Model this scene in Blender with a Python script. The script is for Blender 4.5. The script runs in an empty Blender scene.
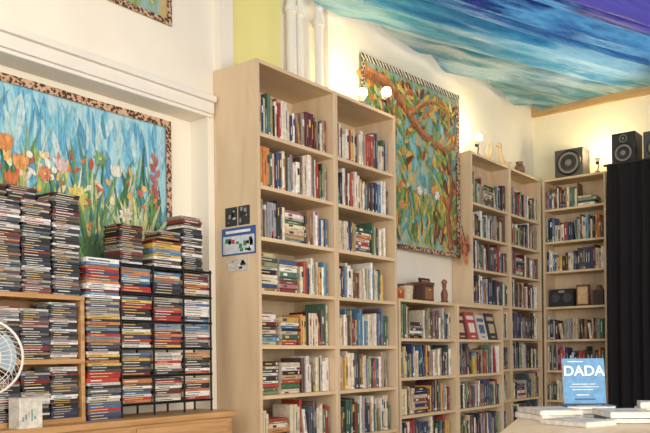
import bpy, bmesh, math, random
from mathutils import Vector, Matrix, noise
V=Vector
def lin(c):
    out=[]
    for x in c[:3]:
        x=x/255.0
        out.append(x/12.92 if x<=0.04045 else ((x+0.055)/1.055)**2.4)
    return (out[0],out[1],out[2],1.0)
X,Y,Z=V((1,0,0)),V((0,1,0)),V((0,0,1))
# ------------------------------------------------------------ materials
def newmat(name):
    m=bpy.data.materials.new(name); m.use_nodes=True
    nt=m.node_tree; b=nt.nodes['Principled BSDF']
    return m,nt,b
def plain(name,col,rough=0.6,metal=0.0,var=0.12,scale=6,bump=0.0):
    m,nt,b=newmat(name)
    b.inputs['Roughness'].default_value=rough; b.inputs['Metallic'].default_value=metal
    tc=nt.nodes.new('ShaderNodeTexCoord'); n=nt.nodes.new('ShaderNodeTexNoise'); n.inputs['Scale'].default_value=scale
    n.inputs['Detail'].default_value=5
    nt.links.new(tc.outputs['Object'],n.inputs['Vector'])
    r=nt.nodes.new('ShaderNodeValToRGB'); c=lin(col)
    r.color_ramp.elements[0].position=0.3; r.color_ramp.elements[1].position=0.7
    r.color_ramp.elements[0].color=tuple(x*(1-var) for x in c[:3])+(1,)
    r.color_ramp.elements[1].color=tuple(min(1,x*(1+var*0.5)) for x in c[:3])+(1,)
    nt.links.new(n.outputs['Fac'],r.inputs['Fac']); nt.links.new(r.outputs['Color'],b.inputs['Base Color'])
    if bump:
        bp=nt.nodes.new('ShaderNodeBump'); bp.inputs['Strength'].default_value=bump; bp.inputs['Distance'].default_value=0.01
        nt.links.new(n.outputs['Fac'],bp.inputs['Height']); nt.links.new(bp.outputs['Normal'],b.inputs['Normal'])
    return m
def wood(name,c1,c2,scale=(3,3,40),rough=0.5):
    m,nt,b=newmat(name); b.inputs['Roughness'].default_value=rough
    tc=nt.nodes.new('ShaderNodeTexCoord'); mp=nt.nodes.new('ShaderNodeMapping'); mp.inputs['Scale'].default_value=scale
    n=nt.nodes.new('ShaderNodeTexNoise'); n.inputs['Scale'].default_value=1.5; n.inputs['Detail'].default_value=6; n.inputs['Distortion'].default_value=0.6
    r=nt.nodes.new('ShaderNodeValToRGB'); r.color_ramp.elements[0].position=0.3; r.color_ramp.elements[1].position=0.72
    r.color_ramp.elements[0].color=lin(c1); r.color_ramp.elements[1].color=lin(c2)
    nt.links.new(tc.outputs['Object'],mp.inputs['Vector']); nt.links.new(mp.outputs['Vector'],n.inputs['Vector'])
    nt.links.new(n.outputs['Fac'],r.inputs['Fac']); nt.links.new(r.outputs['Color'],b.inputs['Base Color'])
    return m
def colattr(name,rough=0.5,var=0.25,scale=30,stretch=(1,1,1)):
    m,nt,b=newmat(name); b.inputs['Roughness'].default_value=rough
    at=nt.nodes.new('ShaderNodeAttribute'); at.attribute_name='Col'
    tc=nt.nodes.new('ShaderNodeTexCoord'); mp=nt.nodes.new('ShaderNodeMapping'); mp.inputs['Scale'].default_value=stretch
    n=nt.nodes.new('ShaderNodeTexNoise'); n.inputs['Scale'].default_value=scale; n.inputs['Detail'].default_value=4
    nt.links.new(tc.outputs['Object'],mp.inputs['Vector']); nt.links.new(mp.outputs['Vector'],n.inputs['Vector'])
    mr=nt.nodes.new('ShaderNodeMapRange'); mr.inputs['From Min'].default_value=0.3; mr.inputs['From Max'].default_value=0.7
    mr.inputs['To Min'].default_value=1-var; mr.inputs['To Max'].default_value=1+var*0.6
    nt.links.new(n.outputs['Fac'],mr.inputs['Value'])
    mx=nt.nodes.new('ShaderNodeVectorMath'); mx.operation='SCALE'
    nt.links.new(at.outputs['Color'],mx.inputs[0]); nt.links.new(mr.outputs['Result'],mx.inputs['Scale'])
    nt.links.new(mx.outputs['Vector'],b.inputs['Base Color'])
    return m
def ramp_noise(name,cols,stretch,scale,rough=0.85,dist=0.8):
    m,nt,b=newmat(name); b.inputs['Roughness'].default_value=rough
    tc=nt.nodes.new('ShaderNodeTexCoord'); mp=nt.nodes.new('ShaderNodeMapping'); mp.inputs['Scale'].default_value=stretch
    n=nt.nodes.new('ShaderNodeTexNoise'); n.inputs['Scale'].default_value=scale; n.inputs['Detail'].default_value=6; n.inputs['Distortion'].default_value=dist
    r=nt.nodes.new('ShaderNodeValToRGB')
    el=r.color_ramp.elements; k=len(cols)
    el[0].position=0.28; el[0].color=lin(cols[0]); el[1].position=0.72; el[1].color=lin(cols[-1])
    for i in range(1,k-1):
        e=el.new(0.28+0.44*i/(k-1)); e.color=lin(cols[i])
    nt.links.new(tc.outputs['Object'],mp.inputs['Vector']); nt.links.new(mp.outputs['Vector'],n.inputs['Vector'])
    nt.links.new(n.outputs['Fac'],r.inputs['Fac']); nt.links.new(r.outputs['Color'],b.inputs['Base Color'])
    return m
def leopard(name):
    m,nt,b=newmat(name); b.inputs['Roughness'].default_value=0.9
    tc=nt.nodes.new('ShaderNodeTexCoord'); v=nt.nodes.new('ShaderNodeTexVoronoi'); v.inputs['Scale'].default_value=55
    n=nt.nodes.new('ShaderNodeTexNoise'); n.inputs['Scale'].default_value=60
    ad=nt.nodes.new('ShaderNodeVectorMath'); ad.operation='MULTIPLY_ADD'
    nt.links.new(n.outputs['Color'],ad.inputs[0]); ad.inputs[1].default_value=(0.02,0.02,0.02)
    nt.links.new(tc.outputs['Object'],ad.inputs[2]); nt.links.new(ad.outputs['Vector'],v.inputs['Vector'])
    r=nt.nodes.new('ShaderNodeValToRGB'); el=r.color_ramp.elements
    el[0].position=0.15; el[0].color=lin((130,84,56)); el[1].position=0.75; el[1].color=lin((205,170,140))
    e=el.new(0.25); e.color=lin((60,38,32)); e=el.new(0.46); e.color=lin((66,42,36)); e=el.new(0.54); e.color=lin((190,150,120))
    nt.links.new(v.outputs['Distance'],r.inputs['Fac']); nt.links.new(r.outputs['Color'],b.inputs['Base Color'])
    return m
def zebra(name):
    m,nt,b=newmat(name); b.inputs['Roughness'].default_value=0.9
    tc=nt.nodes.new('ShaderNodeTexCoord'); v=nt.nodes.new('ShaderNodeTexWave'); v.inputs['Scale'].default_value=14; v.inputs['Distortion'].default_value=3
    v.bands_direction='DIAGONAL'
    nt.links.new(tc.outputs['Object'],v.inputs['Vector'])
    r=nt.nodes.new('ShaderNodeValToRGB'); el=r.color_ramp.elements
    el[0].position=0.45; el[0].color=lin((60,46,40)); el[1].position=0.55; el[1].color=lin((226,212,190))
    nt.links.new(v.outputs['Fac'],r.inputs['Fac']); nt.links.new(r.outputs['Color'],b.inputs['Base Color'])
    return m
def emis(name,col,s):
    m,nt,b=newmat(name); b.inputs['Base Color'].default_value=lin(col)
    b.inputs['Emission Color'].default_value=lin(col); b.inputs['Emission Strength'].default_value=s
    return m

M_wall=plain('wall_paint',(240,233,217),0.85,var=0.06,scale=2.5,bump=0.05)
M_wall2=plain('back_wall_paint',(242,233,204),0.85,var=0.05,scale=2.5,bump=0.05)
M_yellow=plain('yellow_paint',(240,230,150),0.85,var=0.08,scale=2)
M_floor=wood('floor_wood',(120,88,60),(165,125,88),(2,30,2))
M_ceil=plain('ceiling_paint',(235,230,220),0.9)
M_white=plain('white_gloss',(234,230,220),0.5,var=0.04)
M_birch=wood('birch_shelf',(206,180,144),(224,201,168),(6,6,1.2),0.55)
M_birchh=wood('birch_board',(212,184,144),(230,206,168),(6,1.2,30),0.55)
M_oak=wood('counter_oak',(174,128,80),(206,164,112),(30,2,30),0.45)
M_table=wood('table_beech',(224,200,166),(240,222,192),(20,3,20),0.4)
M_beam=wood('beam_wood',(176,140,90),(205,170,118),(2,20,20))
M_book=colattr('book_cloth',0.55,0.22,40)
M_cd=colattr('disc_case',0.28,0.2,60)
M_art=colattr('applique_fabric',0.9,0.36,26,(1,3,1))
M_black=plain('black_metal',(26,26,28),0.45)
M_blackcloth=plain('black_cloth',(20,20,23),0.95,var=0.3,scale=3)
M_grey=plain('grey_plastic',(74,72,72),0.5)
M_cone=plain('speaker_cone',(130,124,116),0.5)
M_fan=plain('fan_white',(214,212,204),0.5,var=0.04)
M_sky1=ramp_noise('painted_sky',[(84,154,190),(112,182,210),(154,204,218),(186,214,216),(134,192,212)],(1,9,1.3),3)
M_jung=ramp_noise('painted_jungle',[(100,130,84),(140,156,84),(140,180,176),(206,170,96),(120,166,160)],(1,3,2),3.0)
M_leo=leopard('leopard_print'); M_zeb=zebra('zebra_print')
M_bulb=emis('warm_bulb',(255,222,150),22)
M_horn=plain('horn',(215,190,150),0.5)

# ------------------------------------------------------------ mesh builder
class MB:
    def __init__(s): s.v=[];s.f=[];s.m=[];s.c=[]
    def face(s,pts,col=(200,200,200),mi=0):
        n=len(s.v); s.v+= [tuple(p) for p in pts]; s.f.append(list(range(n,n+len(pts)))); s.m.append(mi); s.c.append(col)
    def solid(s,verts,faces,col,mi=0,fc=None):
        n=len(s.v); s.v+=[tuple(p) for p in verts]
        for i,f in enumerate(faces):
            s.f.append([n+k for k in f]); s.m.append(mi); s.c.append(fc[i] if fc else col)
    def box(s,o,a,b,c,col=(200,200,200),mi=0):
        o=V(o)
        vs=[o,o+a,o+a+b,o+b,o+c,o+a+c,o+a+b+c,o+b+c]
        s.solid(vs,[(0,3,2,1),(4,5,6,7),(0,1,5,4),(1,2,6,5),(2,3,7,6),(3,0,4,7)],col,mi)
    def bx(s,x0,x1,y0,y1,z0,z1,col=(200,200,200),mi=0):
        s.box((x0,y0,z0),X*(x1-x0),Y*(y1-y0),Z*(z1-z0),col,mi)
    def cyl(s,c,axis,r,h,seg=24,col=(200,200,200),mi=0,r2=None,caps=True):
        c=V(c); ax=V(axis).normalized(); t=ax.orthogonal().normalized(); w=ax.cross(t)
        if r2 is None: r2=r
        vs=[];fs=[]
        for i in range(seg):
            a=2*math.pi*i/seg; d=t*math.cos(a)+w*math.sin(a)
            vs.append(c+d*r); vs.append(c+ax*h+d*r2)
        for i in range(seg):
            j=(i+1)%seg; fs.append((2*i,2*j,2*j+1,2*i+1))
        if caps:
            fs.append(tuple(2*i for i in range(seg))); fs.append(tuple(2*i+1 for i in range(seg)))
        s.solid(vs,fs,col,mi)
    def tube(s,pts,rad,seg=8,col=(200,200,200),mi=0,closed=False):
        pts=[V(p) for p in pts]; n=len(pts); vs=[];fs=[]
        if not isinstance(rad,(list,tuple)): rad=[rad]*n
        ref=None
        for i,p in enumerate(pts):
            if closed: t=(pts[(i+1)%n]-pts[i-1]).normalized()
            else: t=(pts[min(i+1,n-1)]-pts[max(i-1,0)]).normalized()
            if ref is None: ref=t.orthogonal().normalized()
            ref=(ref-t*ref.dot(t)); 
            if ref.length<1e-5: ref=t.orthogonal()
            ref.normalize(); w=t.cross(ref)
            for k in range(seg):
                a=2*math.pi*k/seg; vs.append(p+(ref*math.cos(a)+w*math.sin(a))*rad[i])
        m=n if closed else n-1
        for i in range(m):
            for k in range(seg):
                k2=(k+1)%seg; i2=(i+1)%n
                fs.append((i*seg+k,i*seg+k2,i2*seg+k2,i2*seg+k))
        if not closed:
            fs.append(tuple(range(seg))); fs.append(tuple((n-1)*seg+k for k in range(seg)))
        s.solid(vs,fs,col,mi)
    def ball(s,c,r,col=(200,200,200),mi=0,sc=(1,1,1),su=14,sv=9):
        c=V(c); vs=[];fs=[]
        for j in range(sv+1):
            ph=math.pi*j/sv
            for i in range(su):
                a=2*math.pi*i/su
                vs.append(c+V((r*sc[0]*math.sin(ph)*math.cos(a),r*sc[1]*math.sin(ph)*math.sin(a),r*sc[2]*math.cos(ph))))
        for j in range(sv):
            for i in range(su):
                k=(i+1)%su; fs.append((j*su+i,j*su+k,(j+1)*su+k,(j+1)*su+i))
        s.solid(vs,fs,col,mi)
    def build(s,name,mats,parent=None,smooth=False,bevel=0,recalc=True):
        me=bpy.data.meshes.new(name)
        lo=V([min(v[i] for v in s.v) for i in range(3)]); hi=V([max(v[i] for v in s.v) for i in range(3)])
        c=(lo+hi)/2; c.z=lo.z
        if parent: c=V((0,0,0))
        me.from_pydata([tuple(V(v)-c) for v in s.v],[],s.f)
        for m in mats: me.materials.append(m)
        me.polygons.foreach_set('material_index',s.m)
        at=me.color_attributes.new('Col','FLOAT_COLOR','CORNER'); buf=[]
        for f,cc in zip(s.f,s.c):
            l=lin(cc); 
            for _ in f: buf+=l
        at.data.foreach_set('color',buf)
        if smooth: me.polygons.foreach_set('use_smooth',[True]*len(s.f))
        me.update()
        if recalc:
            bm=bmesh.new(); bm.from_mesh(me); bmesh.ops.recalc_face_normals(bm,faces=bm.faces); bm.to_mesh(me); bm.free()
        ob=bpy.data.objects.new(name,me); bpy.context.scene.collection.objects.link(ob); ob.location=c
        if parent: ob.parent=parent
        if bevel:
            md=ob.modifiers.new('b','BEVEL'); md.width=bevel; md.segments=2; md.limit_method='ANGLE'
        if smooth:
            md=ob.modifiers.new('es','EDGE_SPLIT'); md.split_angle=math.radians(40)
        return ob
EMP=[]
def empty(name):
    e=bpy.data.objects.new(name,None); bpy.context.scene.collection.objects.link(e); EMP.append(e); return e

# ------------------------------------------------------------ room
YA=3.28; ZA=2.607
b=MB()
b.bx(-0.35,-0.15,-1.5,8.2,0,3.95)
b.bx(-0.15,0,-1.5,YA,ZA,3.95); b.bx(-0.15,0,YA,8.2,0,3.95); b.bx(-0.15,0,-1.5,YA,0,0.86)
b.build('wall_left',[M_wall])
b=MB(); b.bx(0,6.2,8.03,8.2,0,3.95); b.build('wall_back',[M_wall2])
b=MB(); b.bx(-0.35,6.2,-1.5,8.2,-0.1,0); b.build('floor',[M_floor])
b=MB(); b.bx(-0.35,6.2,-1.5,8.2,3.95,4.05); b.build('ceiling',[M_ceil])
b=MB(); b.bx(0.0,0.05,-1.5,YA+0.03,ZA+0.085,ZA+0.12); b.bx(0.0,0.028,-1.5,YA+0.03,ZA+0.02,ZA+0.085); b.bx(0.0,0.014,-1.5,YA+0.03,ZA,ZA+0.02)
b.build('trim_1',[M_white],bevel=0.004)
b=MB(); b.bx(0.0,0.014,3.45,3.93,2.896,3.95); b.build('trim_2',[M_yellow])
b=MB(); b.bx(0.0,0.03,4.42,4.60,2.896,3.95); b.bx(0.0,0.05,3.34,3.45,2.896,3.95); b.build('trim_3',[M_wall])
b=MB(); b.bx(0.0,5.5,7.985,8.03,3.69,3.765); b.build('trim_4',[M_beam])

# pipes
e=empty('water_pipe')
b=MB()
for y,r in ((3.99,0.032),(4.07,0.026),(4.28,0.03)):
    b.cyl((0.055,y,2.893),Z,r,1.05,20)
    for z in (2.98,3.45): b.cyl((0.055,y,z),Z,r*1.35,0.035,20)
b.bx(0.0,0.05,3.95,4.11,3.02,3.05); b.bx(0,0.05,4.25,4.31,3.02,3.05)
b.build('pipe_run',[M_white],parent=e,smooth=True)

# ------------------------------------------------------------ fabric ceiling drape
def fabric():
    nx,ny=240,130; vs=[];fs=[]
    al=math.radians(16.6)
    for j in range(ny+1):
        for i in range(nx+1):
            x=0.11+4.9*i/nx; y=2.2+5.77*j/ny
            q=x*math.cos(al)-y*math.sin(al); p=x*math.sin(al)+y*math.cos(al)
            z=3.615+0.036*(y-4)
            edge=math.exp(-(x-0.11)/0.25)
            z-= edge*0.03*abs(math.sin(math.pi*y/0.95))
            fade=min(1,(7.97-y)/0.5)
            w=q+0.12*noise.noise(V((q*1.2,p*0.35,0)))
            z+= fade*(0.032*math.sin(w*13)+0.020*math.sin(w*29+1)+0.011*math.sin(w*57+p))
            z-= fade*0.03*math.sin(math.pi*min(1,max(0,(y-4)/4)))
            vs.append((x,y,z))
    for j in range(ny):
        for i in range(nx):
            a=j*(nx+1)+i; fs.append((a,a+1,a+nx+2,a+nx+1))
    me=bpy.data.meshes.new('draped_ceiling_fabric'); me.from_pydata(vs,[],fs)
    me.polygons.foreach_set('use_smooth',[True]*len(fs)); me.update()
    ob=bpy.data.objects.new('draped_ceiling_fabric',me); bpy.context.scene.collection.objects.link(ob)
    m,nt,bs=newmat('dyed_fabric'); bs.inputs['Roughness'].default_value=0.42
    tc=nt.nodes.new('ShaderNodeTexCoord')
    mp=nt.nodes.new('ShaderNodeMapping'); mp.inputs['Rotation'].default_value=(0,0,al)
    nt.links.new(tc.outputs['Object'],mp.inputs['Vector'])
    sep=nt.nodes.new('ShaderNodeSeparateXYZ'); nt.links.new(mp.outputs['Vector'],sep.inputs['Vector'])
    st=nt.nodes.new('ShaderNodeMapping'); st.inputs['Scale'].default_value=(4.5,0.45,1)
    nt.links.new(mp.outputs['Vector'],st.inputs['Vector'])
    n=nt.nodes.new('ShaderNodeTexNoise'); n.inputs['Scale'].default_value=1.6; n.inputs['Detail'].default_value=7; n.inputs['Roughness'].default_value=0.62
    nt.links.new(st.outputs['Vector'],n.inputs['Vector'])
    ma=nt.nodes.new('ShaderNodeMath'); ma.operation='MULTIPLY_ADD'; ma.inputs[1].default_value=1.3
    nt.links.new(n.outputs['Fac'],ma.inputs[0]); nt.links.new(sep.outputs['X'],ma.inputs[2])
    mr=nt.nodes.new('ShaderNodeMapRange'); mr.inputs['From Min'].default_value=-2.3+0.65; mr.inputs['From Max'].default_value=0.5+0.65
    nt.links.new(ma.outputs[0],mr.inputs['Value'])
    r=nt.nodes.new('ShaderNodeValToRGB'); el=r.color_ramp.elements
    stops=[(0,(150,192,204)),(0.09,(70,146,170)),(0.17,(180,212,222)),(0.25,(64,146,176)),(0.33,(200,224,232)),(0.40,(80,166,194)),
           (0.47,(160,204,220)),(0.53,(70,150,192)),(0.60,(34,86,146)),(0.66,(90,156,200)),(0.715,(24,54,116)),(0.77,(88,84,164)),(0.85,(82,78,164)),(0.92,(28,42,104)),(1,(66,76,150))]
    el[0].position=0; el[0].color=lin(stops[0][1]); el[1].position=1; el[1].color=lin(stops[-1][1])
    for p,c in stops[1:-1]:
        e2=el.new(p); e2.color=lin(c)
    nt.links.new(mr.outputs['Result'],r.inputs['Fac']); nt.links.new(r.outputs['Color'],bs.inputs['Base Color'])
    n2=nt.nodes.new('ShaderNodeTexNoise'); n2.inputs['Scale'].default_value=5; n2.inputs['Detail'].default_value=4
    nt.links.new(st.outputs['Vector'],n2.inputs['Vector'])
    bp=nt.nodes.new('ShaderNodeBump'); bp.inputs['Strength'].default_value=0.6; bp.inputs['Distance'].default_value=0.05
    nt.links.new(n2.outputs['Fac'],bp.inputs['Height']); nt.links.new(bp.outputs['Normal'],bs.inputs['Normal'])
    tr=nt.nodes.new('ShaderNodeBsdfTranslucent'); nt.links.new(r.outputs['Color'],tr.inputs['Color'])
    mx=nt.nodes.new('ShaderNodeMixShader'); mx.inputs[0].default_value=0.35
    nt.links.new(bs.outputs[0],mx.inputs[1]); nt.links.new(tr.outputs[0],mx.inputs[2])
    nt.links.new(mx.outputs[0],nt.nodes['Material Output'].inputs['Surface'])
    me.materials.append(m)
fabric()

# ------------------------------------------------------------ shelves
T=0.022
def shelf_unit(name,o,a,out,width,depth,height,boards):
    b=MB(); o=V(o)
    b.box(o,a*T,out*depth,Z*height); b.box(o+a*(width-T),a*T,out*depth,Z*height)
    for z in boards: b.box(o+a*T+Z*(z-T),a*(width-2*T),out*(depth-0.004),Z*T,mi=1)
    b.box(o+a*T+Z*(height-T),a*(width-2*T),out*depth,Z*T,mi=1)
    b.box(o+a*T,a*(width-2*T),out*0.006,Z*(height-T))
    b.box(o+a*T+out*(depth-0.03),a*(width-2*T),out*0.015,Z*(min(boards)-T))
    return b.build(name,[M_birch,M_birchh],bevel=0.0015)
PAL=[(228,222,208),(235,230,220),(214,200,172),(190,158,116),(158,66,50),(176,62,50),(120,44,40),(44,56,88),(60,92,132),(98,142,174),
     (50,90,76),(84,118,90),(138,152,108),(38,36,38),(50,44,46),(78,64,58),(214,180,90),(204,134,70),(114,84,64),(90,62,50),(150,150,150),
     (226,214,180),(240,236,228),(170,124,140),(70,74,82),(200,196,190),(110,98,90),(222,210,190),(182,174,160),(206,192,160),(160,144,124),(64,52,48),(96,40,44)]
def jit(rng,c,k=14): 
    d=rng.uniform(-k,k)
    return tuple(max(8,min(250,x+d+rng.uniform(-k,k)*0.4)) for x in c)
def book(b,o,a,out,u,w,D,h,col,rng,detail=True):
    r=min(0.004,w*0.25)
    prof=[(0,-D),(0,-r),(0.22*w,0),(0.78*w,0),(w,-r),(w,-D)]
    vs=[o+a*p+out*q for p,q in prof]+[o+a*p+out*q+u*h for p,q in prof]
    fs=[(0,1,7,6),(1,2,8,7),(2,3,9,8),(3,4,10,9),(4,5,11,10),(5,0,6,11),(5,4,3,2,1,0),(6,7,8,9,10,11)]
    page=(216,204,180)
    b.solid(vs,fs,col,0,[col]*7+[page])
    if detail:
        k=rng.random(); lum=sum(col)/3
        lc=rng.choice([(225,218,200),(216,186,110),(232,230,226)]) if lum<135 else rng.choice([(60,56,58),(150,60,50),(54,74,120),(50,50,50),(110,88,66)])
        e=out*0.0007
        def lab(p0,p1,z0,z1,c):
            b.face([o+a*(p0*w)+e+u*(z0*h),o+a*(p1*w)+e+u*(z0*h),o+a*(p1*w)+e+u*(z1*h),o+a*(p0*w)+e+u*(z1*h)],c)
        if k<0.5: lab(0.4,0.6,0.32,rng.uniform(0.6,0.86),lc)
        elif k<0.68: lab(0.22,0.78,0.62,0.82,lc); lab(0.22,0.78,0.06,0.1,lc)
        elif k<0.8: lab(0.22,0.78,0.0,0.22,jit(rng,rng.choice(PAL)));lab(0.42,0.58,0.35,0.8,lc)
        if rng.random()<0.3: lab(0.25,0.75,0.04,0.11,(236,234,226))
def fill_row(b,p,a,out,length,clear,D,rng,dens=0.97,pal=PAL,hr=(0.17,0.25),wr=(0.009,0.03),ps=0.035):
    p=V(p); pos=0.004; hb=rng.uniform(*hr); series=None; left=0
    end=length*dens
    while pos<end-0.012:
        if left<=0:
            if rng.random()<0.2: series=(rng.choice(pal),rng.uniform(*wr),min(clear-0.015,rng.uniform(*hr))); left=rng.randint(2,4)
            else: series=None; left=rng.randint(1,4); hb=rng.uniform(*hr)
        left-=1
        if series: c,w,h=series; c=jit(rng,c,7)
        else:
            c=jit(rng,rng.choice(pal)); w=rng.uniform(*wr)*rng.choice([0.8,1,1,1.3]); h=min(clear-0.012,hb*rng.uniform(0.82,1.1))
        w=min(w,length-pos-0.003)
        if w<0.006: break
        k=rng.random(); rec=rng.uniform(0,0.016); d=D*rng.uniform(0.8,1)-0.017
        if k<0.03 and pos+h*0.25+w<length:
            th=rng.uniform(0.08,0.2); u2=Z*math.cos(th)-a*math.sin(th); a2=a*math.cos(th)+Z*math.sin(th)
            book(b,p+a*(pos+h*math.sin(th))-out*rec,a2,out,u2,w,d,h*0.96,c,rng); pos+=h*math.sin(th)+w/math.cos(th)+0.001
        elif k<0.03+ps and pos+0.2<length and clear>0.2:
            n=rng.randint(4,9); z=0
            for i in range(n):
                t=rng.uniform(0.012,0.03)
                if z+t>clear-0.02: break
                L=rng.uniform(0.16,0.195)
                book(b,p+a*(pos+L)+Z*z-out*rng.uniform(0,0.015),Z,out,-a,t,d,L,jit(rng,rng.choice(pal)),rng); z+=t+0.0005
            pos+=0.2
        else:
            book(b,p+a*pos-out*rec,a,out,Z,w,d,h,c,rng); pos+=w+0.0006
    return b
def lay(b,p,a,out,L,n,rng,D=0.15,maxh=1,pal=PAL):
    z=0
    for i in range(n):
        t=rng.uniform(0.012,0.034)
        if z+t>maxh: break
        l=L*rng.uniform(0.85,1.0)
        book(b,V(p)+a*(l+rng.uniform(0,0.01))+Z*z-out*rng.uniform(0,0.02),Z,out,-a,t,D*rng.uniform(0.9,1),l,jit(rng,rng.choice(pal)),rng); z+=t+0.0005
tb=[2.476,2.175,1.88,1.573,1.26,0.971,0.67,0.37,0.10]
def books_for(name,o,a,out,width,depth,height,boards,seed,D,setback,denses=None,hr=(0.17,0.25),wr=(0.009,0.03),messy=(),pal=PAL,skip=(),ps=0.035):
    rng=random.Random(seed); b=MB()
    bs=sorted(boards,reverse=True); tops=[height]+bs
    for i,z in enumerate(bs):
        if i in skip: continue
        clear=tops[i]-T-z
        p=V(o)+a*(T+0.002)+out*(depth-setback)+Z*(z+0.0008)
        L=width-2*T-0.004
        if i in messy:
            lay(b,p,a,out,0.19,9,rng,0.15,clear-0.02,pal)
            lay(b,p+a*0.205,a,out,0.18,8,rng,0.15,clear*0.8,pal)
            fill_row(b,p+a*0.4,a,out,L-0.4,clear,D,rng,0.98,pal,hr,wr,0)
        else:
            dn=denses[i] if denses else rng.choice([0.99,0.97,0.93,0.98])
            fill_row(b,p,a,out,L,clear,D,rng,dn,pal,hr,wr,ps)
    return b.build(name,[M_book])
BN='shelved_books'
pale=[(236,228,210),(228,218,196),(222,210,186),(232,226,214),(210,196,172)]
warm=PAL+pale*2+[(166,66,50),(200,150,90),(150,110,76)]
light=PAL+pale*3+[(84,122,158)]*3
dark=PAL+[(44,46,56)]*3+[(58,68,96)]*3+[(66,92,86)]*2+[(110,76,60)]*2
shelf_unit('tall_bookshelf',(0.004,3.33,0),Y,X,0.737,0.346,2.89,tb)
books_for(BN,(0.004,3.33,0),Y,X,0.737,0.346,2.89,tb,11,0.19,0.035,messy=(3,4,5),pal=warm,denses=[.99,.99,.98,.97,.9,.9,.97,.9,.9],hr=(0.19,0.26),ps=0.015)
shelf_unit('tall_bookshelf',(0.004,4.068,0),Y,X,0.71,0.346,2.89,tb)
books_for(BN,(0.004,4.068,0),Y,X,0.71,0.346,2.89,tb,23,0.19,0.035,pal=light,denses=[.98,.98,.93,.85,.98,.95,.97,.9,.9],hr=(0.18,0.25),ps=0.012)
lb=[1.315,1.03,0.755,0.48,0.2]
shelf_unit('low_bookshelf',(0.004,4.80,0),Y,X,0.855,0.346,1.60,lb)
books_for(BN,(0.004,4.80,0),Y,X,0.855,0.346,1.60,lb,31,0.19,0.03,pal=dark,hr=(0.17,0.24),ps=0.015)
shelf_unit('low_bookshelf',(0.212,5.658,0),Y,X,0.83,0.146,1.60,lb)
books_for(BN,(0.212,5.658,0),Y,X,0.83,0.146,1.60,lb,41,0.115,0.015,pal=dark,skip=(0,),hr=(0.17,0.24),ps=0.01)
fb=[2.52,2.23,1.94,1.64,1.34,1.05,0.76,0.46,0.16]
shelf_unit('corner_bookshelf',(0.004,6.22,0),Y,X,0.78,0.196,2.955,fb)
books_for(BN,(0.004,6.22,0),Y,X,0.78,0.196,2.955,fb,51,0.15,0.02,pal=dark,hr=(0.18,0.26),ps=0.01)
shelf_unit('corner_bookshelf',(0.004,7.002,0),Y,X,0.735,0.196,2.955,fb)
books_for(BN,(0.004,7.002,0),Y,X,0.735,0.196,2.955,fb,61,0.15,0.02,pal=dark,hr=(0.18,0.26),ps=0.01)
eb=[2.65,2.32,2.02,1.66,1.33,1.02,0.72,0.42,0.12]
shelf_unit('end_bookshelf',(0.205,8.026,0),X,-Y,0.64,0.266,2.955,eb)
books_for(BN,(0.205,8.026,0),X,-Y,0.64,0.266,2.955,eb,71,0.17,0.02,pal=light+dark,hr=(0.17,0.24),skip=(3,),denses=[.8,.98,.99,.9,.97,.97,.99,.9,.9],ps=0.01)

def poster(name,x0,x1,z0,z1,base,seed,style):
    rng=random.Random(seed); b=MB(); y=3.3285
    b.bx(x0,x1,y-0.0012,y+0.001,z0,z1,base)
    W=x1-x0;H=z1-z0
    if style=='blue':
        b.bx(x0+0.04*W,x1-0.04*W,y-0.0018,y-0.0012,z0+0.06*H,z1-0.30*H,(205,214,222))
        for i in range(16):
            cx=x0+W*rng.uniform(0.1,0.85); cz=z0+H*rng.uniform(0.1,0.5)
            b.bx(cx,cx+W*0.09,y-0.0024,y-0.0018,cz,cz+H*rng.uniform(.08,.2),rng.choice([(200,60,50),(230,190,70),(40,70,140),(60,130,80),(30,30,40),(240,240,240)]))
        b.bx(x0+0.12*W,x0+.85*W,y-0.0018,y-0.0012,z1-0.2*H,z1-0.1*H,(235,235,240))
    else:
        for i in range(9):
            cx=x0+W*rng.uniform(0.05,0.7); cz=z0+H*rng.uniform(0.05,0.75)
            b.bx(cx,cx+W*rng.uniform(.1,.25),y-0.002,y-0.0012,cz,cz+H*rng.uniform(.08,.22),rng.choice([(225,225,222),(150,150,150),(40,40,42)]))
    b.build(name,[M_book])
poster('blue_poster',0.06,0.33,1.785,1.945,(58,90,156),1,'blue')
poster('black_and_white_photo',0.09,0.185,1.955,2.065,(48,48,50),2,'bw')
poster('black_and_white_photo',0.195,0.285,1.955,2.065,(56,56,58),3,'bw')
poster('sticker_strip',0.10,0.27,1.69,1.765,(200,195,185),4,'bw')

# ------------------------------------------------------------ tapestries
def blade(b,f,s,t,L,w,ang,bend,col,off,n=7,mi=0):
    pts=[];ps,pt=s,t;a=ang
    for i in range(n+1):
        k=i/n; hw=w*0.5*math.sin(math.pi*min(1,0.12+0.88*k))**0.8 if k<1 else 0
        nx,nt_=-math.sin(a),math.cos(a)
        pts.append((ps,pt,nx*hw,nt_*hw)); ps+=math.cos(a)*L/n; pt+=math.sin(a)*L/n; a+=bend/n
    for i in range(n):
        s0,t0,x0,y0=pts[i]; s1,t1,x1,y1=pts[i+1]
        b.face([f(s0-x0,t0-y0,off),f(s0+x0,t0+y0,off),f(s1+x1,t1+y1,off),f(s1-x1,t1-y1,off)],col,mi)
def band(b,f,s0,s1,t0,t1,off,mi,n=16):
    for i in range(n):
        a=s0+(s1-s0)*i/n; c=s0+(s1-s0)*(i+1)/n
        b.face([f(a,t0,off),f(c,t0,off),f(c,t1,off),f(a,t1,off)],(200,200,200),mi)
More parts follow.
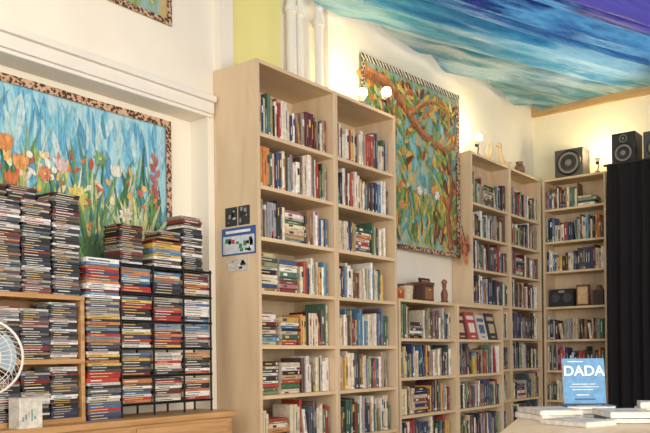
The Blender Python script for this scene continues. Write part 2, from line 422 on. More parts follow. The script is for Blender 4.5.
def wash(b,f,rng,n,s0,s1,t0,t1,cols,L,w,offs,vert=True,spread=.35,tmax=None):
    for i in range(n):
        s=rng.uniform(s0,s1); t=rng.uniform(t0,t1); l=rng.uniform(*L)
        t=min(t,(tmax if tmax else t1)-l)
        blade(b,f,s,t,l,rng.uniform(*w),math.pi/2+rng.uniform(-spread,spread),rng.uniform(-.5,.5),jit(rng,rng.choice(cols),8),offs+i*1.0e-5,5)
# alcove tapestry
rng=random.Random(5); b=MB()
f=lambda s,t,o: V((-0.138+o+0.004*math.sin(s*9),s,t))
S0,S1,T0,T1=0.6,3.108,1.62,2.565; bw=0.04
band(b,f,S0,S1,T0,T1,0,1,60)
wash(b,f,rng,200,1.5,S1-.06,T0+0.1,T1-bw-0.01,[(124,188,212),(104,172,204),(160,204,218),(184,212,216),(94,160,194)],(0.12,0.26),(0.015,0.045),0.001)
gr=[(84,130,84),(108,154,92),(152,178,106),(194,194,120),(62,104,76),(132,170,128),(80,136,138)]
wash(b,f,rng,240,1.5,S1-.06,T0,T0+0.42,gr,(0.12,0.30),(0.012,0.035),0.004,tmax=T0+0.66)
wash(b,f,rng,60,2.0,3.02,T0+.1,T0+0.55,gr+[(190,200,180),(210,220,200)],(0.15,0.35),(0.008,0.02),0.0065,tmax=T0+0.78)
wash(b,f,rng,110,1.9,3.02,T0+.1,T0+0.6,[(226,180,100),(220,130,80),(226,210,170),(196,100,80),(232,226,206),(170,110,80)],(0.03,0.07),(0.015,0.035),0.0072,spread=1.2,tmax=T0+0.68)
def flower(s,t,r,col,n,off,mid=(240,210,120)):
    for i in range(n):
        a=2*math.pi*i/n+0.3; blade(b,f,s,t,r,r*0.5,a,0.2,jit(rng,col,12),off,5)
    blade(b,f,s-r*0.15,t,r*0.3,r*0.3,0,0,mid,off+0.0006,5)
def tulip(s,t,h,col,off):
    blade(b,f,s,t-0.3,0.31,0.010,math.pi/2,0.1,(96,140,90),off,6)
    for a in (-.45,-.2,0,.2,.45): blade(b,f,s+a*0.03,t,h,h*0.3,math.pi/2+a*-1.2,a*1.6,jit(rng,col,12),off+0.001,6)
tulip(2.07,2.20,0.085,(216,144,84),0.008); tulip(2.15,2.12,0.08,(222,156,96),0.008); tulip(2.10,2.04,0.07,(204,124,80),0.009)
tulip(2.38,2.15,0.07,(220,196,196),0.008); tulip(2.72,2.18,0.07,(226,226,214),0.009)
for k in range(8): blade(b,f,2.985+0.008*math.sin(k*2),2.10+k*0.03,0.055,0.03,1.57+(0.5 if k%2 else -.5),0.2,jit(rng,(180,110,104),12),0.0095+k*1e-4,6)
flower(2.47,2.03,0.075,(220,206,116),9,0.010); flower(2.36,1.95,0.05,(206,124,90),8,0.010); flower(2.62,2.26,0.05,(120,160,116),7,0.009)
flower(2.28,2.12,0.045,(212,136,100),8,0.010); flower(2.78,1.98,0.05,(230,226,206),8,0.010)
for i in range(12): blade(b,f,1.98+rng.uniform(-.03,.03),1.95+i*0.036,0.09,0.035,math.pi*0.6+rng.uniform(-.5,.5),0.4,rng.choice([(150,90,70),(170,104,76),(110,66,54)]),0.011+i*1e-4,6)
for a in (1.2,1.35,1.5,1.65,1.8,1.95): blade(b,f,2.88,1.66,0.45,0.03,a,(a-1.57)*1.2,jit(rng,(200,204,150),10),0.010,8)
for a in (1.1,1.3,1.5,1.7,1.9): blade(b,f,2.55,1.66,0.38,0.026,a,(a-1.57)*1.4,jit(rng,(110,150,104),10),0.0105,8)
band(b,f,S0,S1,T1-bw,T1,0.0125,2,60); band(b,f,S1-bw,S1,T0,T1-bw,0.0125,2,3)
b.build('jungle_tapestry',[M_art,M_sky1,M_leo],recalc=False)
# small tapestry upper
b=MB(); f=lambda s,t,o: V((0.006+o,s,t)); rng=random.Random(8)
band(b,f,1.9,3.005,3.05,3.75,0,1,10)
wash(b,f,rng,90,2.0,2.95,3.1,3.7,gr+[(206,196,130),(190,136,90),(120,96,80),(140,186,200)],(0.08,0.2),(0.015,0.035),0.001)
band(b,f,1.9,3.005,3.05,3.085,0.004,2); band(b,f,2.97,3.005,3.085,3.75,0.004,2)
b.build('leopard_trim_wall_hanging',[M_art,M_jung,M_leo],recalc=False)
# big tapestry between shelves
rng=random.Random(12); b=MB()
W=1.365
def f(s,t,o):
    k=s/W; p=V((0.014+0.085*k,4.825+(W-0.01)*k,2.03+t)); nrm=V((1,-0.06,0)).normalized()
    return p+nrm*(o+0.004*math.sin(s*12+t*2)*(k))
H=1.41
for j in range(14): band(b,f,0,W,H*j/14,H*(j+1)/14,0,1,30)
blues=[(116,176,182),(136,192,194),(104,160,164),(160,198,180),(98,148,156),(176,206,190),(90,164,184)]
greens=[(116,146,74),(150,170,84),(92,130,76),(194,184,96),(80,114,74),(130,160,96)]
warmc=[(212,146,70),(198,116,62),(170,94,56),(226,184,96),(146,84,54),(216,164,82),(120,70,48)]
wash(b,f,rng,220,0.06,W-.06,0.05,H-.08,blues,(0.08,0.24),(0.02,0.06),0.002,spread=.6)
wash(b,f,rng,150,0.06,0.62,0.30,H-.08,greens*2+warmc,(0.06,0.18),(0.02,0.06),0.0045,spread=1.0)
wash(b,f,rng,190,0.08,W-.08,0.04,0.50,greens*2+warmc,(0.08,0.26),(0.015,0.045),0.0065,spread=.7)
wash(b,f,rng,150,0.98,W-.07,0.1,H-.08,warmc*2+greens*2,(0.06,0.16),(0.02,0.06),0.0065,spread=1.0)
wash(b,f,rng,120,0.06,W-.07,H-0.33,H-.06,warmc+greens+[(226,200,110)],(0.05,0.14),(0.02,0.05),0.0085,spread=1.4)
def trunk(pts,w0,w1,col,off):
    n=len(pts)-1
    L=[]
    for i,(s0,t0) in enumerate(pts):
        a=pts[max(0,i-1)]; c=pts[min(n,i+1)]; d=V((c[0]-a[0],c[1]-a[1])).normalized(); w=w0+(w1-w0)*i/n
        L.append((s0+d.y*w,t0-d.x*w,s0-d.y*w,t0+d.x*w))
    for i in range(n):
        p,q=L[i],L[i+1]
        for k in range(3):
            u0,u1=k/3,(k+1)/3
            mixp=lambda P,u:(P[0]+(P[2]-P[0])*u,P[1]+(P[3]-P[1])*u)
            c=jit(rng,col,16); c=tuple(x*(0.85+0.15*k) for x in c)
            pa,pb,qa,qb=mixp(p,u0),mixp(p,u1),mixp(q,u0),mixp(q,u1)
            b.face([f(*pa,off),f(*pb,off),f(*qb,off),f(*qa,off)],c)
def curve(pts,n=8):
    out=[]
    for i in range(len(pts)-1):
        p0=pts[max(i-1,0)];p1=pts[i];p2=pts[i+1];p3=pts[min(i+2,len(pts)-1)]
        for k in range(n):
            t=k/n; out.append(tuple(0.5*((2*p1[j])+(-p0[j]+p2[j])*t+(2*p0[j]-5*p1[j]+4*p2[j]-p3[j])*t*t+(-p0[j]+3*p1[j]-3*p2[j]+p3[j])*t**3) for j in (0,1)))
    out.append(pts[-1]); return out
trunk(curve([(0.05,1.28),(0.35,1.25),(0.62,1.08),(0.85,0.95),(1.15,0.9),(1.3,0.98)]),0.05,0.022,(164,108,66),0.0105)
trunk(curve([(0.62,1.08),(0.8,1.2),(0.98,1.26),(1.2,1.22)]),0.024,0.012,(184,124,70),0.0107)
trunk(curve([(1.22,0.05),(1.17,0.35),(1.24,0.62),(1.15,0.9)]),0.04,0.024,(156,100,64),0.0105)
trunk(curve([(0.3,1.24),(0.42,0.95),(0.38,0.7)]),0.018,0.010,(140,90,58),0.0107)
for i in range(50):
    blade(b,f,rng.uniform(0.1,1.25),rng.uniform(0.72,1.24),rng.uniform(.05,.10),0.032,rng.uniform(0,6.3),0.5,jit(rng,rng.choice(warmc+greens)),0.0115+i*1e-5,6)
for c,s in (((236,230,214),0.75),((222,156,96),0.95),((236,230,214),1.0),((220,150,90),0.5)):
    for a in range(7): blade(b,f,s,0.45+0.1*math.sin(s*9),0.045,0.026,a*0.9,0.1,c,0.0122,5)
band(b,f,0.0,W,H-.045,H,0.013,3,30); band(b,f,0,W,0,0.035,0.013,2,30); band(b,f,0,0.045,.035,H-.045,0.013,2,2); band(b,f,W-.05,W,.035,H-.045,0.013,2,2)
b.build('forest_tapestry',[M_art,M_jung,M_leo,M_zeb],recalc=False)

# ------------------------------------------------------------ counter and disc racks
b=MB(); ct=0.90
b.bx(0.002,0.335,0.4,3.16,ct-0.03,ct)
b.bx(0.002,0.31,0.42,3.14,0.06,ct-0.03); b.bx(0.03,0.29,0.44,3.12,0,0.06)
for i in range(4):
    y0=0.5+i*0.66; b.bx(0.31,0.322,y0,y0+0.62,0.66,0.85); b.bx(0.31,0.322,y0,y0+0.3,0.1,0.64); b.bx(0.31,0.322,y0+.32,y0+0.62,0.1,0.64)
    b.cyl((0.322,y0+0.31,0.755),X,0.012,0.022,12)
b.build('wooden_counter',[M_oak],bevel=0.003)
CD=[(30,30,32),(38,38,42),(50,48,52),(70,66,66),(100,96,94),(204,200,194),(230,228,222),(44,52,80),(124,44,42),(80,94,106),(30,30,32),(36,34,36),(150,120,90),(90,68,58),(170,166,160)]
DVD=[(224,218,206),(232,228,220),(208,200,186),(184,56,46),(172,46,42),(36,36,40),(56,66,96),(70,116,160),(212,178,90),(100,98,96),(196,130,84),(120,140,152),(32,32,34),(236,234,226),(176,166,154),(120,36,34),(84,70,60),(30,40,60)]
def stack(b,y0,xf,z0,hgt,rng,kind='cd'):
    W,D,t=((0.142,0.124,0.0102) if kind=='cd' else (0.19,0.135,0.0142)); z=z0+0.0005
    pal=CD if kind=='cd' else DVD
    while z+t<z0+hgt:
        dy=rng.uniform(-0.004,0.003); dx=rng.uniform(-0.010,0.004); tt=t*rng.choice([1,1,1,1,1.6 if rng.random()<.5 else 1])
        if z+tt>z0+hgt: tt=t
        c=jit(rng,rng.choice(pal),8); o=V((xf+dx-D,y0+dy,z))
        b.box(o,X*D,Y*W,Z*(tt-0.0009),c)
        lum=sum(c)/3; lc=rng.choice([(222,218,210),(190,186,176),(214,180,110)]) if lum<130 else rng.choice([(50,48,52),(170,60,50),(60,78,126),(90,90,90)])
        x=xf+dx+0.0006; l0=W*rng.uniform(0.05,0.15); l1=W*rng.uniform(0.4,0.8); zz=z+tt*0.3; z1=z+tt*0.58
        b.face([(x,y0+dy+l0,zz),(x,y0+dy+l1,zz),(x,y0+dy+l1,z1),(x,y0+dy+l0,z1)],lc)
        yy=y0+dy-0.0006
        if rng.random()<0.4: b.face([(xf+dx-D*0.9,yy,zz),(xf+dx-D*0.2,yy,zz),(xf+dx-D*0.2,yy,z1),(xf+dx-D*0.9,yy,z1)],lc)
        z+=tt
b=MB(); wy0,wy1=0.95,2.262
for y in (wy0,1.62,wy1-0.02): b.bx(0.02,0.215,y,y+0.02,ct,1.49)
for z in (ct,1.172,1.468): b.bx(0.02,0.218,wy0,wy1,z,z+0.022)
b.bx(0.012,0.02,wy0,wy1,ct,1.49)
b.build('wooden_disc_shelf',[M_oak],bevel=0.002)
rng=random.Random(3); b=MB()
ys=[wy1-0.024-0.147*(i+1)-0.004 for i in range(4)]+[1.62-0.15*(i+1) for i in range(4)]
for i,y in enumerate(ys): 
    stack(b,y,0.205,ct+0.022,0.245-0.02*(i%3),rng); stack(b,y,0.205,1.194,0.262-0.015*((i*2)%3),rng)
for i,(y,h) in enumerate([(2.105,0.49),(1.952,0.50),(1.80,0.47),(1.65,0.43),(1.5,0.47),(1.35,.4)]):
    stack(b,y,0.205,1.49,h-(0.02,0.07,0.05,0.03,.05,.02)[i],rng)
    stack(b,y+0.01,0.075,1.49,h+rng.uniform(-.02,.03),rng)
b.build('stacked_cd_cases',[M_cd])
ry0,ry1=2.478,3.10
b=MB(); rz=[0.965,1.105,1.245,1.385,1.525,1.665]
for y in (ry0,ry0+0.206,ry0+0.412,ry1-0.012):
    for x in (0.06,0.195): b.bx(x,x+0.008,y+0.002,y+0.010,ct,1.675)
for z in rz:
    b.bx(0.055,0.205,ry0,ry1,z-0.006,z); b.bx(0.198,0.205,ry0,ry1,z-0.010,z+0.003)
b.build('black_disc_rack',[M_black])
rng=random.Random(9); b=MB()
for i in range(3):
    y=ry0+0.0135+i*0.206
    for k,z in enumerate(rz[:-1]): stack(b,y-0.0005,0.190,z+0.0035,0.1275,rng,'dvd')
    stack(b,y,0.19,rz[-1]+0.005,[0.20,0.15,0.30][i],rng,'cd' if i!=1 else 'dvd')
stack(b,ry0+0.0145+0.206+0.05,0.19,rz[-1]+0.155,0.05,rng)
b.build('stacked_dvd_cases',[M_cd])
rng=random.Random(19); b=MB()
stack(b,2.277,0.215,ct,0.79,rng,'dvd')
stack(b,2.29,0.075,ct,0.73,rng,'dvd')
b.build('stacked_dvd_cases',[M_cd])
e=empty('paper_carton'); b=MB()
b.bx(0.235,0.315,1.86,1.97,ct,ct+0.125,(214,212,200)); b.box((0.235,1.86,ct+0.125),X*0.08,Y*0.11,Z*0.006,(210,206,196))
for i in range(5):
    b.bx(0.315,0.3158,1.875+0.014*i,1.883+0.014*i,ct+0.03+0.008*(i%3),ct+0.05+0.01*(i%4),[(130,164,140),(120,146,170),(200,194,150)][i%3])
b.build('carton_body',[M_book],parent=e)

# ------------------------------------------------------------ pedestal fan
e=empty('pedestal_fan')
c=V((0.625,1.525,1.205)); ax=V((0.80,-0.6,0)).normalized(); t=Z; w=ax.cross(t).normalized()
b=MB(); R=0.143
def ring(off,r,tr): b.tube([c+ax*off+(t*math.cos(a)+w*math.sin(a))*r for a in [2*math.pi*i/40 for i in range(40)]],tr,6,closed=True)
ring(0,R,0.005); ring(0.03,R*0.75,0.0016); ring(0.04,R*0.5,0.0016); ring(-0.035,R*0.8,0.0016)
for i in range(36):
    a=2*math.pi*i/36; d=t*math.cos(a)+w*math.sin(a); d2=t*math.cos(a+.25)+w*math.sin(a+.25)
    b.tube([c+d*R,c+d2*R*0.8+ax*0.028,c+d2*R*0.5+ax*0.04,c+ax*0.045+d2*0.03],0.0012,4)
    b.tube([c+d*R,c+d*R*0.8-ax*0.035,c-ax*0.05+d*0.03],0.0010,4)
b.cyl(c+ax*0.04,ax,0.036,0.01,24); b.cyl(c-ax*0.11,ax,0.04,0.06,20); b.cyl(c-ax*0.05,ax,0.018,0.06,16)
b.build('fan_cage_and_motor',[M_fan],parent=e,smooth=True)
b=MB()
for i in range(3):
    a0=2*math.pi*i/3
    vs=[]
    for k in range(9):
        a=a0+k*0.17
        for r in (0.03,R*0.85): vs.append(c+(t*math.cos(a)+w*math.sin(a))*r+ax*(0.012-0.004*k*(1 if r>.05 else .4)))
    b.solid(vs,[(2*k,2*k+1,2*k+3,2*k+2) for k in range(8)],(200,200,200))
b.build('fan_blades',[plain('fan_blade',(150,166,176),0.3)],parent=e,smooth=True)
b=MB(); pc=c-ax*0.08
b.cyl((pc.x,pc.y,0.03),Z,0.014,1.145,16); b.cyl((pc.x,pc.y,0.0),Z,0.15,0.03,36,r2=0.13); b.cyl((pc.x,pc.y,0.03),Z,0.04,0.05,20,r2=0.02)
b.build('fan_stand',[M_fan],parent=e,smooth=True)

# ------------------------------------------------------------ speakers
def speaker(name,x0,x1,y0,y1,z0,z1,drivers,body):
    e=empty(name); b=MB(); b.bx(x0,x1,y0,y1,z0,z1); b.build('cabinet',[body],parent=e,bevel=0.008)
    b=MB()
    for (u,v,r) in drivers:
        cc=V((x0+(x1-x0)*u,y0,z0+(z1-z0)*v))
        b.tube([cc-Y*0.004+(X*math.cos(a)+Z*math.sin(a))*r for a in [2*math.pi*i/32 for i in range(32)]],r*0.1,8,closed=True,mi=1)
        b.cyl(cc-Y*0.003,-Y,r*0.92,0.004,32,mi=0)
        b.cyl(cc-Y*0.007,-Y,r*0.72,0.003,32,r2=r*0.5,mi=1)
        b.ball(cc-Y*0.009,r*0.3,mi=0,sc=(1,.4,1))
    b.build('drivers',[M_cone,M_black],parent=e,smooth=True)
speaker('bookshelf_speaker',0.33,0.62,7.78,7.98,2.957,3.235,[(0.5,0.5,0.115)],M_grey)
speaker('bookshelf_speaker',0.95,1.17,7.62,7.85,2.967,3.26,[(0.5,0.34,0.085),(0.5,0.8,0.04)],M_black)
speaker('bookshelf_speaker',1.24,1.50,7.62,7.85,2.967,3.23,[(0.5,0.4,0.09),(0.5,0.83,0.03)],M_grey)
b=MB(); b.bx(0.95,2.7,7.6,8.02,0,2.965); b.build('storage_cabinet',[M_blackcloth])
b=MB(); n=260; vs=[];fs=[]
for i in range(n+1):
    x=0.93+1.9*i/n; d=0.022*math.sin(x*70+1.5*math.sin(x*9))+0.01*math.sin(x*33)
    for j in range(7):
        z=0.02+2.93*j/6; vs.append((x+0.004*math.sin(z*3),7.545+d*(1.1-0.3*j/6),z))
for i in range(n):
    for j in range(6): fs.append((i*7+j,i*7+7+j,i*7+8+j,i*7+1+j))
b.solid(vs,fs,(20,20,20)); b.cyl((0.90,7.545,2.955),X,0.011,1.95,12,mi=1)
b.build('black_curtain',[M_blackcloth,M_black],smooth=True)

# ------------------------------------------------------------ clamp lamps
def clamp_lamp(x,y,z,dirv,power=6):
    z+=0.002
    e=empty('clamp_lamp'); b=MB(); p=V((x,y,z)); d=V(dirv).normalized()
    b.bx(x-0.02,x+0.02,y-0.012,y+0.012,z,z+0.03,mi=0)
    top=p+Z*0.13
    b.tube([p+Z*0.02,p+Z*0.08+X*0.01,top],0.006,8,mi=0)
    b.cyl(top-d*0.03,d,0.018,0.03,16,mi=0)
    b.cyl(top,d,0.02,0.05,24,mi=1,r2=0.038,caps=False)
    b.build('clamp_arm_and_shade',[M_black,M_white],parent=e,smooth=True)
    b2=MB(); b2.ball(top+d*0.055,0.033); b2.build('light_bulb',[M_bulb],parent=e,smooth=True)
    L=bpy.data.lights.new('bulb_light','POINT'); L.energy=power; L.color=(1,0.76,0.42); L.shadow_soft_size=0.03
    lo=bpy.data.objects.new('bulb_light',L); bpy.context.scene.collection.objects.link(lo); lo.location=top+d*0.11; lo.parent=e
clamp_lamp(0.30,4.72,2.89,(0.4,-0.35,0.25),6); clamp_lamp(0.14,4.66,2.89,(0.35,-0.3,0.45),5)
clamp_lamp(0.13,6.48,2.955,(0.3,-0.3,0.4),9); clamp_lamp(0.735,7.86,2.955,(0.1,-0.3,0.5),10)

# ornaments
b=MB()
def horn(p,h,s=1):
    pts=[V(p)+V((0.0,s*(0.10*math.sin(k*2.6)),h*k)) for k in [i/10 for i in range(11)]]
    b.tube(pts,[0.02*(1-0.85*i/10) for i in range(11)],8)
horn((0.1,6.72,2.975),0.2,1); horn((0.1,6.82,2.975),0.16,-1)
b.ball((0.1,6.78,2.980),0.05,sc=(0.8,2,0.45))
b.build('animal_horns',[M_horn],smooth=True)
b=MB(); b.ball((0.1,7.10,3.003),0.05,sc=(0.8,1.6,0.9)); b.tube([(0.1,7.05,3.02),(0.1,7.01,3.1),(0.1,7.00,3.16)],[0.03,0.02,0.022],8); b.ball((0.1,6.99,3.17),0.027); b.tube([(0.1,6.98,3.17),(0.1,6.92,3.16)],[0.01,0.002],6); b.tube([(0.1,7.15,3.01),(0.1,7.25,3.06)],[0.03,0.008],6)
b.build('carved_bird',[M_horn],smooth=True)
b=MB(); b.ball((0.1,7.45,3.025),0.055,sc=(1,1,1.05)); b.cyl((0.1,7.45,2.957),Z,0.035,0.02,16); b.cyl((0.1,7.45,3.06),Z,0.03,0.04,16,r2=0.038)
b.build('small_vase',[plain('vase_brown',(120,84,60),0.4)],smooth=True)
b=MB(); c=V((0.18,6.13,2.10))
b.ball(c,0.055,(170,96,66),sc=(0.5,0.8,1.3)); b.ball(c+V((0.03,0.0,-0.0)),0.014,(120,60,46),sc=(1,1,2))
for k in (-1,1): b.ball(c+V((0.025,0.02*k,0.03)),0.008,(50,30,26)); b.tube([c+V((0,0.03*k,0.05)),c+V((0,0.055*k,0.09)),c+V((0,0.045*k,0.13))],[0.014,0.010,0.003],7,(190,110,76))
b.tube([c+V((0,0,0.07)),V((0.15,6.13,2.3))],0.004,6,(90,60,40))
for k in range(7): b.tube([c+V((0,-0.03+0.01*k,-0.05)),c+V((0.01,-0.035+0.011*k,-0.13-0.01*(k%3)))],[0.006,0.002],5,(200,130,86))
b.build('carved_mask',[M_book],smooth=True)
e=empty('wooden_keepsake_box'); b=MB(); b.bx(0.16,0.28,4.86,4.98,1.602,1.66,(176,84,52)); b.bx(0.155,0.285,4.855,4.985,1.66,1.68,(200,120,70)); b.bx(0.285,0.29,4.91,4.93,1.645,1.665,(220,190,90)); b.build('box_with_lid',[M_book],parent=e,bevel=0.003)
b=MB(); b.cyl((0.22,5.10,1.601),Z,0.05,0.11,20,(206,190,160),r2=0.06); b.cyl((0.22,5.10,1.711),Z,0.063,0.015,20,(120,84,60)); b.build('ceramic_jar',[M_book],smooth=True)
b=MB(); b.bx(0.15,0.30,5.23,5.38,1.602,1.73,(84,60,48)); b.bx(0.145,0.305,5.225,5.385,1.73,1.75,(108,76,60)); b.bx(0.30,0.303,5.25,5.36,1.62,1.71,(150,104,70)); b.cyl((0.303,5.305,1.69),X,0.008,0.01,10,(210,180,90)); b.build('wooden_chest',[M_book],bevel=0.003)
b=MB()
b.box((0.20,5.41,1.602),Y*0.15,V((-0.02,0,0)),V((-0.04,0,0.2)),(70,44,38)); b.box((0.2015,5.425,1.615),Y*0.12,V((-0.002,0,0)),V((-0.034,0,0.17)),(176,120,90)); b.box((0.204,5.46,1.63),Y*0.05,V((-0.002,0,0)),V((-0.024,0,0.12)),(60,44,60))
b.box((0.10,5.47,1.602),Y*0.03,V((0.05,0,0)),V((0.02,0,0.14)),(50,30,28)); b.build('framed_picture',[M_book])
b=MB(); b.cyl((0.27,5.60,1.602),Z,0.03,0.02,14,(90,50,40)); b.tube([(0.27,5.60,1.62),(0.27,5.60,1.68),(0.27,5.60,1.72),(0.27,5.60,1.75)],[0.025,0.03,0.014,0.02],10,(130,80,64)); b.ball((0.27,5.6,1.77),0.024,(150,100,80)); b.build('carved_figurine',[M_book],smooth=True)
def faceout(name,y,z,w,h,col,lc,x=0.335):
    b=MB(); lean=V((-0.05,0,h)); b.box((x,y,z),Y*w,X*-0.012,lean,col)
    n=V((1,0,0.05/h)).normalized()*0.001; o=V((x,y,z))+n
    for (a0,a1,t0,t1) in ((0.12,0.88,0.72,0.86),(0.2,0.8,0.25,0.6),(0.3,0.7,0.08,0.13)):
        b.face([o+Y*w*a0+lean*t0,o+Y*w*a1+lean*t0,o+Y*w*a1+lean*t1,o+Y*w*a0+lean*t1],lc)
    b.build(name,[M_book])
faceout('displayed_magazine',5.70,1.3162,0.17,0.22,(96,60,54),(220,190,150))
faceout('displayed_magazine',5.89,1.3162,0.17,0.23,(180,84,78),(235,225,215))
faceout('displayed_magazine',6.08,1.3162,0.16,0.21,(214,208,196),(90,110,140))
faceout('displayed_magazine',6.26,1.3162,0.17,0.23,(60,64,80),(200,180,130))
e=empty('table_radio'); b=MB(); b.bx(0.26,0.50,7.80,7.92,1.661,1.84,(40,40,44)); b.cyl((0.32,7.80,1.75),-Y,0.045,0.006,20,(70,70,76)); b.cyl((0.44,7.80,1.75),-Y,0.045,0.006,20,(70,70,76)); b.bx(0.35,0.41,7.795,7.80,1.80,1.825,(150,150,150)); b.build('radio_body',[M_book],parent=e)
b=MB(); b.bx(0.53,0.66,7.80,7.83,1.661,1.87,(110,64,44)); b.bx(0.545,0.645,7.796,7.80,1.68,1.85,(206,176,130)); b.build('wood_framed_picture',[M_book])
b=MB(); b.bx(0.70,0.80,7.79,7.87,1.661,1.81,(66,50,44)); b.cyl((0.75,7.83,1.81),Z,0.04,0.05,14,(130,84,56),r2=0.02); b.build('mantel_clock',[M_book])

# ------------------------------------------------------------ table and books
O=V((1.774,3.674,0)); e1=V((0.947,0.321,0)).normalized(); e2=V((0.321,-0.947,0)).normalized(); tz=0.90
b=MB(); TW,TD=1.6,1.25
b.box(O+Z*(tz-0.035),e1*TW,e2*TD,Z*0.035)
b.box(O+e1*0.06+e2*0.06+Z*(tz-0.12),e1*(TW-.12),e2*0.02,Z*0.085); b.box(O+e1*0.06+e2*(TD-.08)+Z*(tz-0.12),e1*(TW-.12),e2*0.02,Z*0.085)
b.box(O+e1*0.06+e2*0.08+Z*(tz-0.12),e1*0.02,e2*(TD-.16),Z*0.085); b.box(O+e1*(TW-.08)+e2*0.08+Z*(tz-0.12),e1*0.02,e2*(TD-.16),Z*0.085)
for a in (0.05,TW-0.11):
    for c2 in (0.05,TD-0.11): b.box(O+e1*a+e2*c2,e1*0.06,e2*0.06,Z*(tz-0.035))
b.build('display_table',[M_table],bevel=0.004)
def rot(v,ang): return Matrix.Rotation(ang,3,'Z')@v
def flatbook(b,a,d,ang,w,h,t,z,col,lc=None):
    c=O+e1*a+e2*d; u=rot(e1,ang); v=rot(e2,ang); o=c-u*w/2-v*h/2+Z*z
    b.box(o,u*w,v*h,Z*0.002,col); b.box(o+Z*(t-0.002),u*w,v*h,Z*0.002,col)
    b.box(o+u*0.003+v*0.004+Z*0.002,u*(w-0.006),v*(h-0.008),Z*(t-0.004),(232,226,212))
    b.box(o,u*0.002,v*h,Z*t,col)
    if lc:
        b.box(o+u*w*0.15+v*h*0.15+Z*t,u*w*0.7,v*h*0.2,Z*0.0006,lc); b.box(o+u*w*0.25+v*h*0.5+Z*t,u*w*0.5,v*h*0.35,Z*0.0006,lc)
rng=random.Random(77)
def pile(name,a,d,n,w,h,ang,cols,t=(0.014,0.024)):
    b=MB(); z=tz+0.0008
    for i in range(n):
        tt=rng.uniform(*t); flatbook(b,a+rng.uniform(-.006,.006),d+rng.uniform(-.006,.006),ang+rng.uniform(-.08,.08),w,h,tt,z,rng.choice(cols),None if i<n-1 else (180,190,196)); z+=tt+0.0008
    b.build(name,[M_book]); return z
wh=[(232,230,224),(222,220,212),(214,208,198)]
pile('pile_of_books',0.14,0.27,2,0.2,0.26,0.5,wh,(0.02,0.026))
zt=pile('pile_of_books',0.31,0.12,3,0.22,0.15,0.3,wh+[(90,130,160)],(0.016,0.02))
pile('pile_of_books',0.46,0.36,2,0.2,0.25,0.25,wh+[(70,90,110)],(0.022,0.026))
pile('pile_of_books',0.27,0.56,1,0.19,0.24,0.9,[(216,212,204)])
pile('pile_of_books',0.62,0.13,3,0.2,0.15,0.1,[(50,70,104),(226,224,218)],(0.02,0.026))
pile('pile_of_books',0.72,0.40,2,0.2,0.26,-0.1,wh)
e=empty('blue_art_book')
cen=O+e1*0.296+e2*0.13; face=V((0.55,-0.835,0)).normalized(); side=V((0.835,0.55,0)).normalized()
up=(Z*0.985-face*0.17).normalized(); fn=side.cross(up).normalized()
if fn.dot(face)<0: fn=-fn
w,h=0.190,0.212; o=cen-side*w/2+Z*(zt+0.006)
BL=(96,150,194)
b=MB(); b.box(o,side*w,-fn*0.002,up*h,BL); b.box(o-fn*0.002,side*(w-.003),-fn*0.014,up*(h-.004),(238,234,224)); b.box(o-fn*0.016,side*w,-fn*0.002,up*h,BL)
for (a0,a1,t0,t1,c) in ((0.12,0.5,0.92,0.94,(225,236,244)),(0.2,0.78,0.42,0.435,(225,232,240)),(0.14,0.84,0.36,0.375,(215,226,236)),(0.2,0.7,0.30,0.315,(225,232,240)),(0.25,0.75,0.08,0.11,(60,80,110)),(0.3,0.6,0.18,0.20,(230,235,240))):
    q=o+fn*0.0006; b.face([q+side*w*a0+up*h*t0,q+side*w*a1+up*h*t0,q+side*w*a1+up*h*t1,q+side*w*a0+up*h*t1],c)
b.build('book_body',[M_book],parent=e)
b=MB(); b.box(o+side*0.04-fn*0.021,side*(w-.08),-fn*0.003,up*0.12,(30,30,30)); b.box(V((o.x,o.y,zt+0.001))+side*0.05-face*0.02,side*0.1,-face*0.04,Z*0.004,(30,30,30)); b.build('book_stand',[M_book],parent=e)
cu=bpy.data.curves.new('title_text','FONT'); cu.body='DADA'; cu.size=0.066; cu.extrude=0.0004; cu.align_x='CENTER'; cu.offset=0.0012
to=bpy.data.objects.new('title_text',cu); bpy.context.scene.collection.objects.link(to)
p=o+side*w*0.5+up*h*0.62+fn*0.0015
to.matrix_world=Matrix((( side.x,up.x,fn.x,p.x),(side.y,up.y,fn.y,p.y),(side.z,up.z,fn.z,p.z),(0,0,0,1)))
cu.materials.append(plain('title_white',(248,248,248),0.5,var=0.0)); to.parent=e

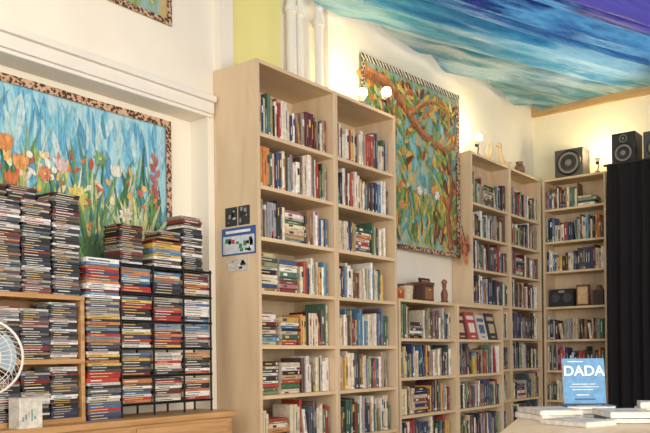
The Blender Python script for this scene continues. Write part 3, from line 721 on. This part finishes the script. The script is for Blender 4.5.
bpy.context.view_layer.update()
for e in EMP:
    ps=[ch.matrix_world@V(cn) for ch in e.children if ch.type!='LIGHT' for cn in ch.bound_box]
    c=V((sum(p.x for p in ps)/len(ps),sum(p.y for p in ps)/len(ps),min(p.z for p in ps)))
    e.location=c
    for ch in e.children: ch.matrix_parent_inverse=Matrix.Translation(-c)

# ------------------------------------------------------------ lights, world, camera
def area(name,loc,tgt,sx,sy,en,col):
    L=bpy.data.lights.new(name,'AREA'); L.shape='RECTANGLE'; L.size=sx; L.size_y=sy; L.energy=en; L.color=col
    o=bpy.data.objects.new(name,L); bpy.context.scene.collection.objects.link(o); o.location=loc
    o.rotation_euler=(V(tgt)-V(loc)).to_track_quat('-Z','Y').to_euler(); return o
area('right_fill_light',(6.0,1.5,2.0),(0,4.5,1.9),2.6,2.2,160,(1,0.94,0.84))  # added area fill at the open right side; no window is built there
area('rear_fill_light',(2.6,-1.4,2.2),(1.5,6,2.2),3.0,2.2,70,(1,0.96,0.9))  # added unseen fill from behind the camera, in place of a modelled window
area('fabric_top_fill',(2.4,5.2,3.92),(2.4,5.2,0),3.5,4.5,110,(1,0.98,0.95))  # added fill under the closed ceiling, brightens the translucent drape from above
w=bpy.data.worlds.new('World'); bpy.context.scene.world=w; w.use_nodes=True
bg=w.node_tree.nodes['Background']; bg.inputs[0].default_value=(1,0.955,0.875,1); bg.inputs[1].default_value=1.1
cam=bpy.data.cameras.new('Camera'); co=bpy.data.objects.new('Camera',cam); bpy.context.scene.collection.objects.link(co)
th=math.radians(37.8); fw=V((-math.sin(th),math.cos(th),0)); rt=V((math.cos(th),math.sin(th),0))
k=0.011; cr=(rt-Z*k).normalized(); cu_=(Z+rt*k).normalized(); bk=-fw
co.matrix_world=Matrix(((cr.x,cu_.x,bk.x,3.4),(cr.y,cu_.y,bk.y,0),(cr.z,cu_.z,bk.z,1.2),(0,0,0,1)))
cam.sensor_width=36; cam.lens=794/650*36; cam.shift_y=138.5/650; cam.clip_start=0.05
bpy.context.scene.camera=co
bpy.context.scene.view_settings.view_transform='Standard'
bpy.context.scene.view_settings.exposure=0.0
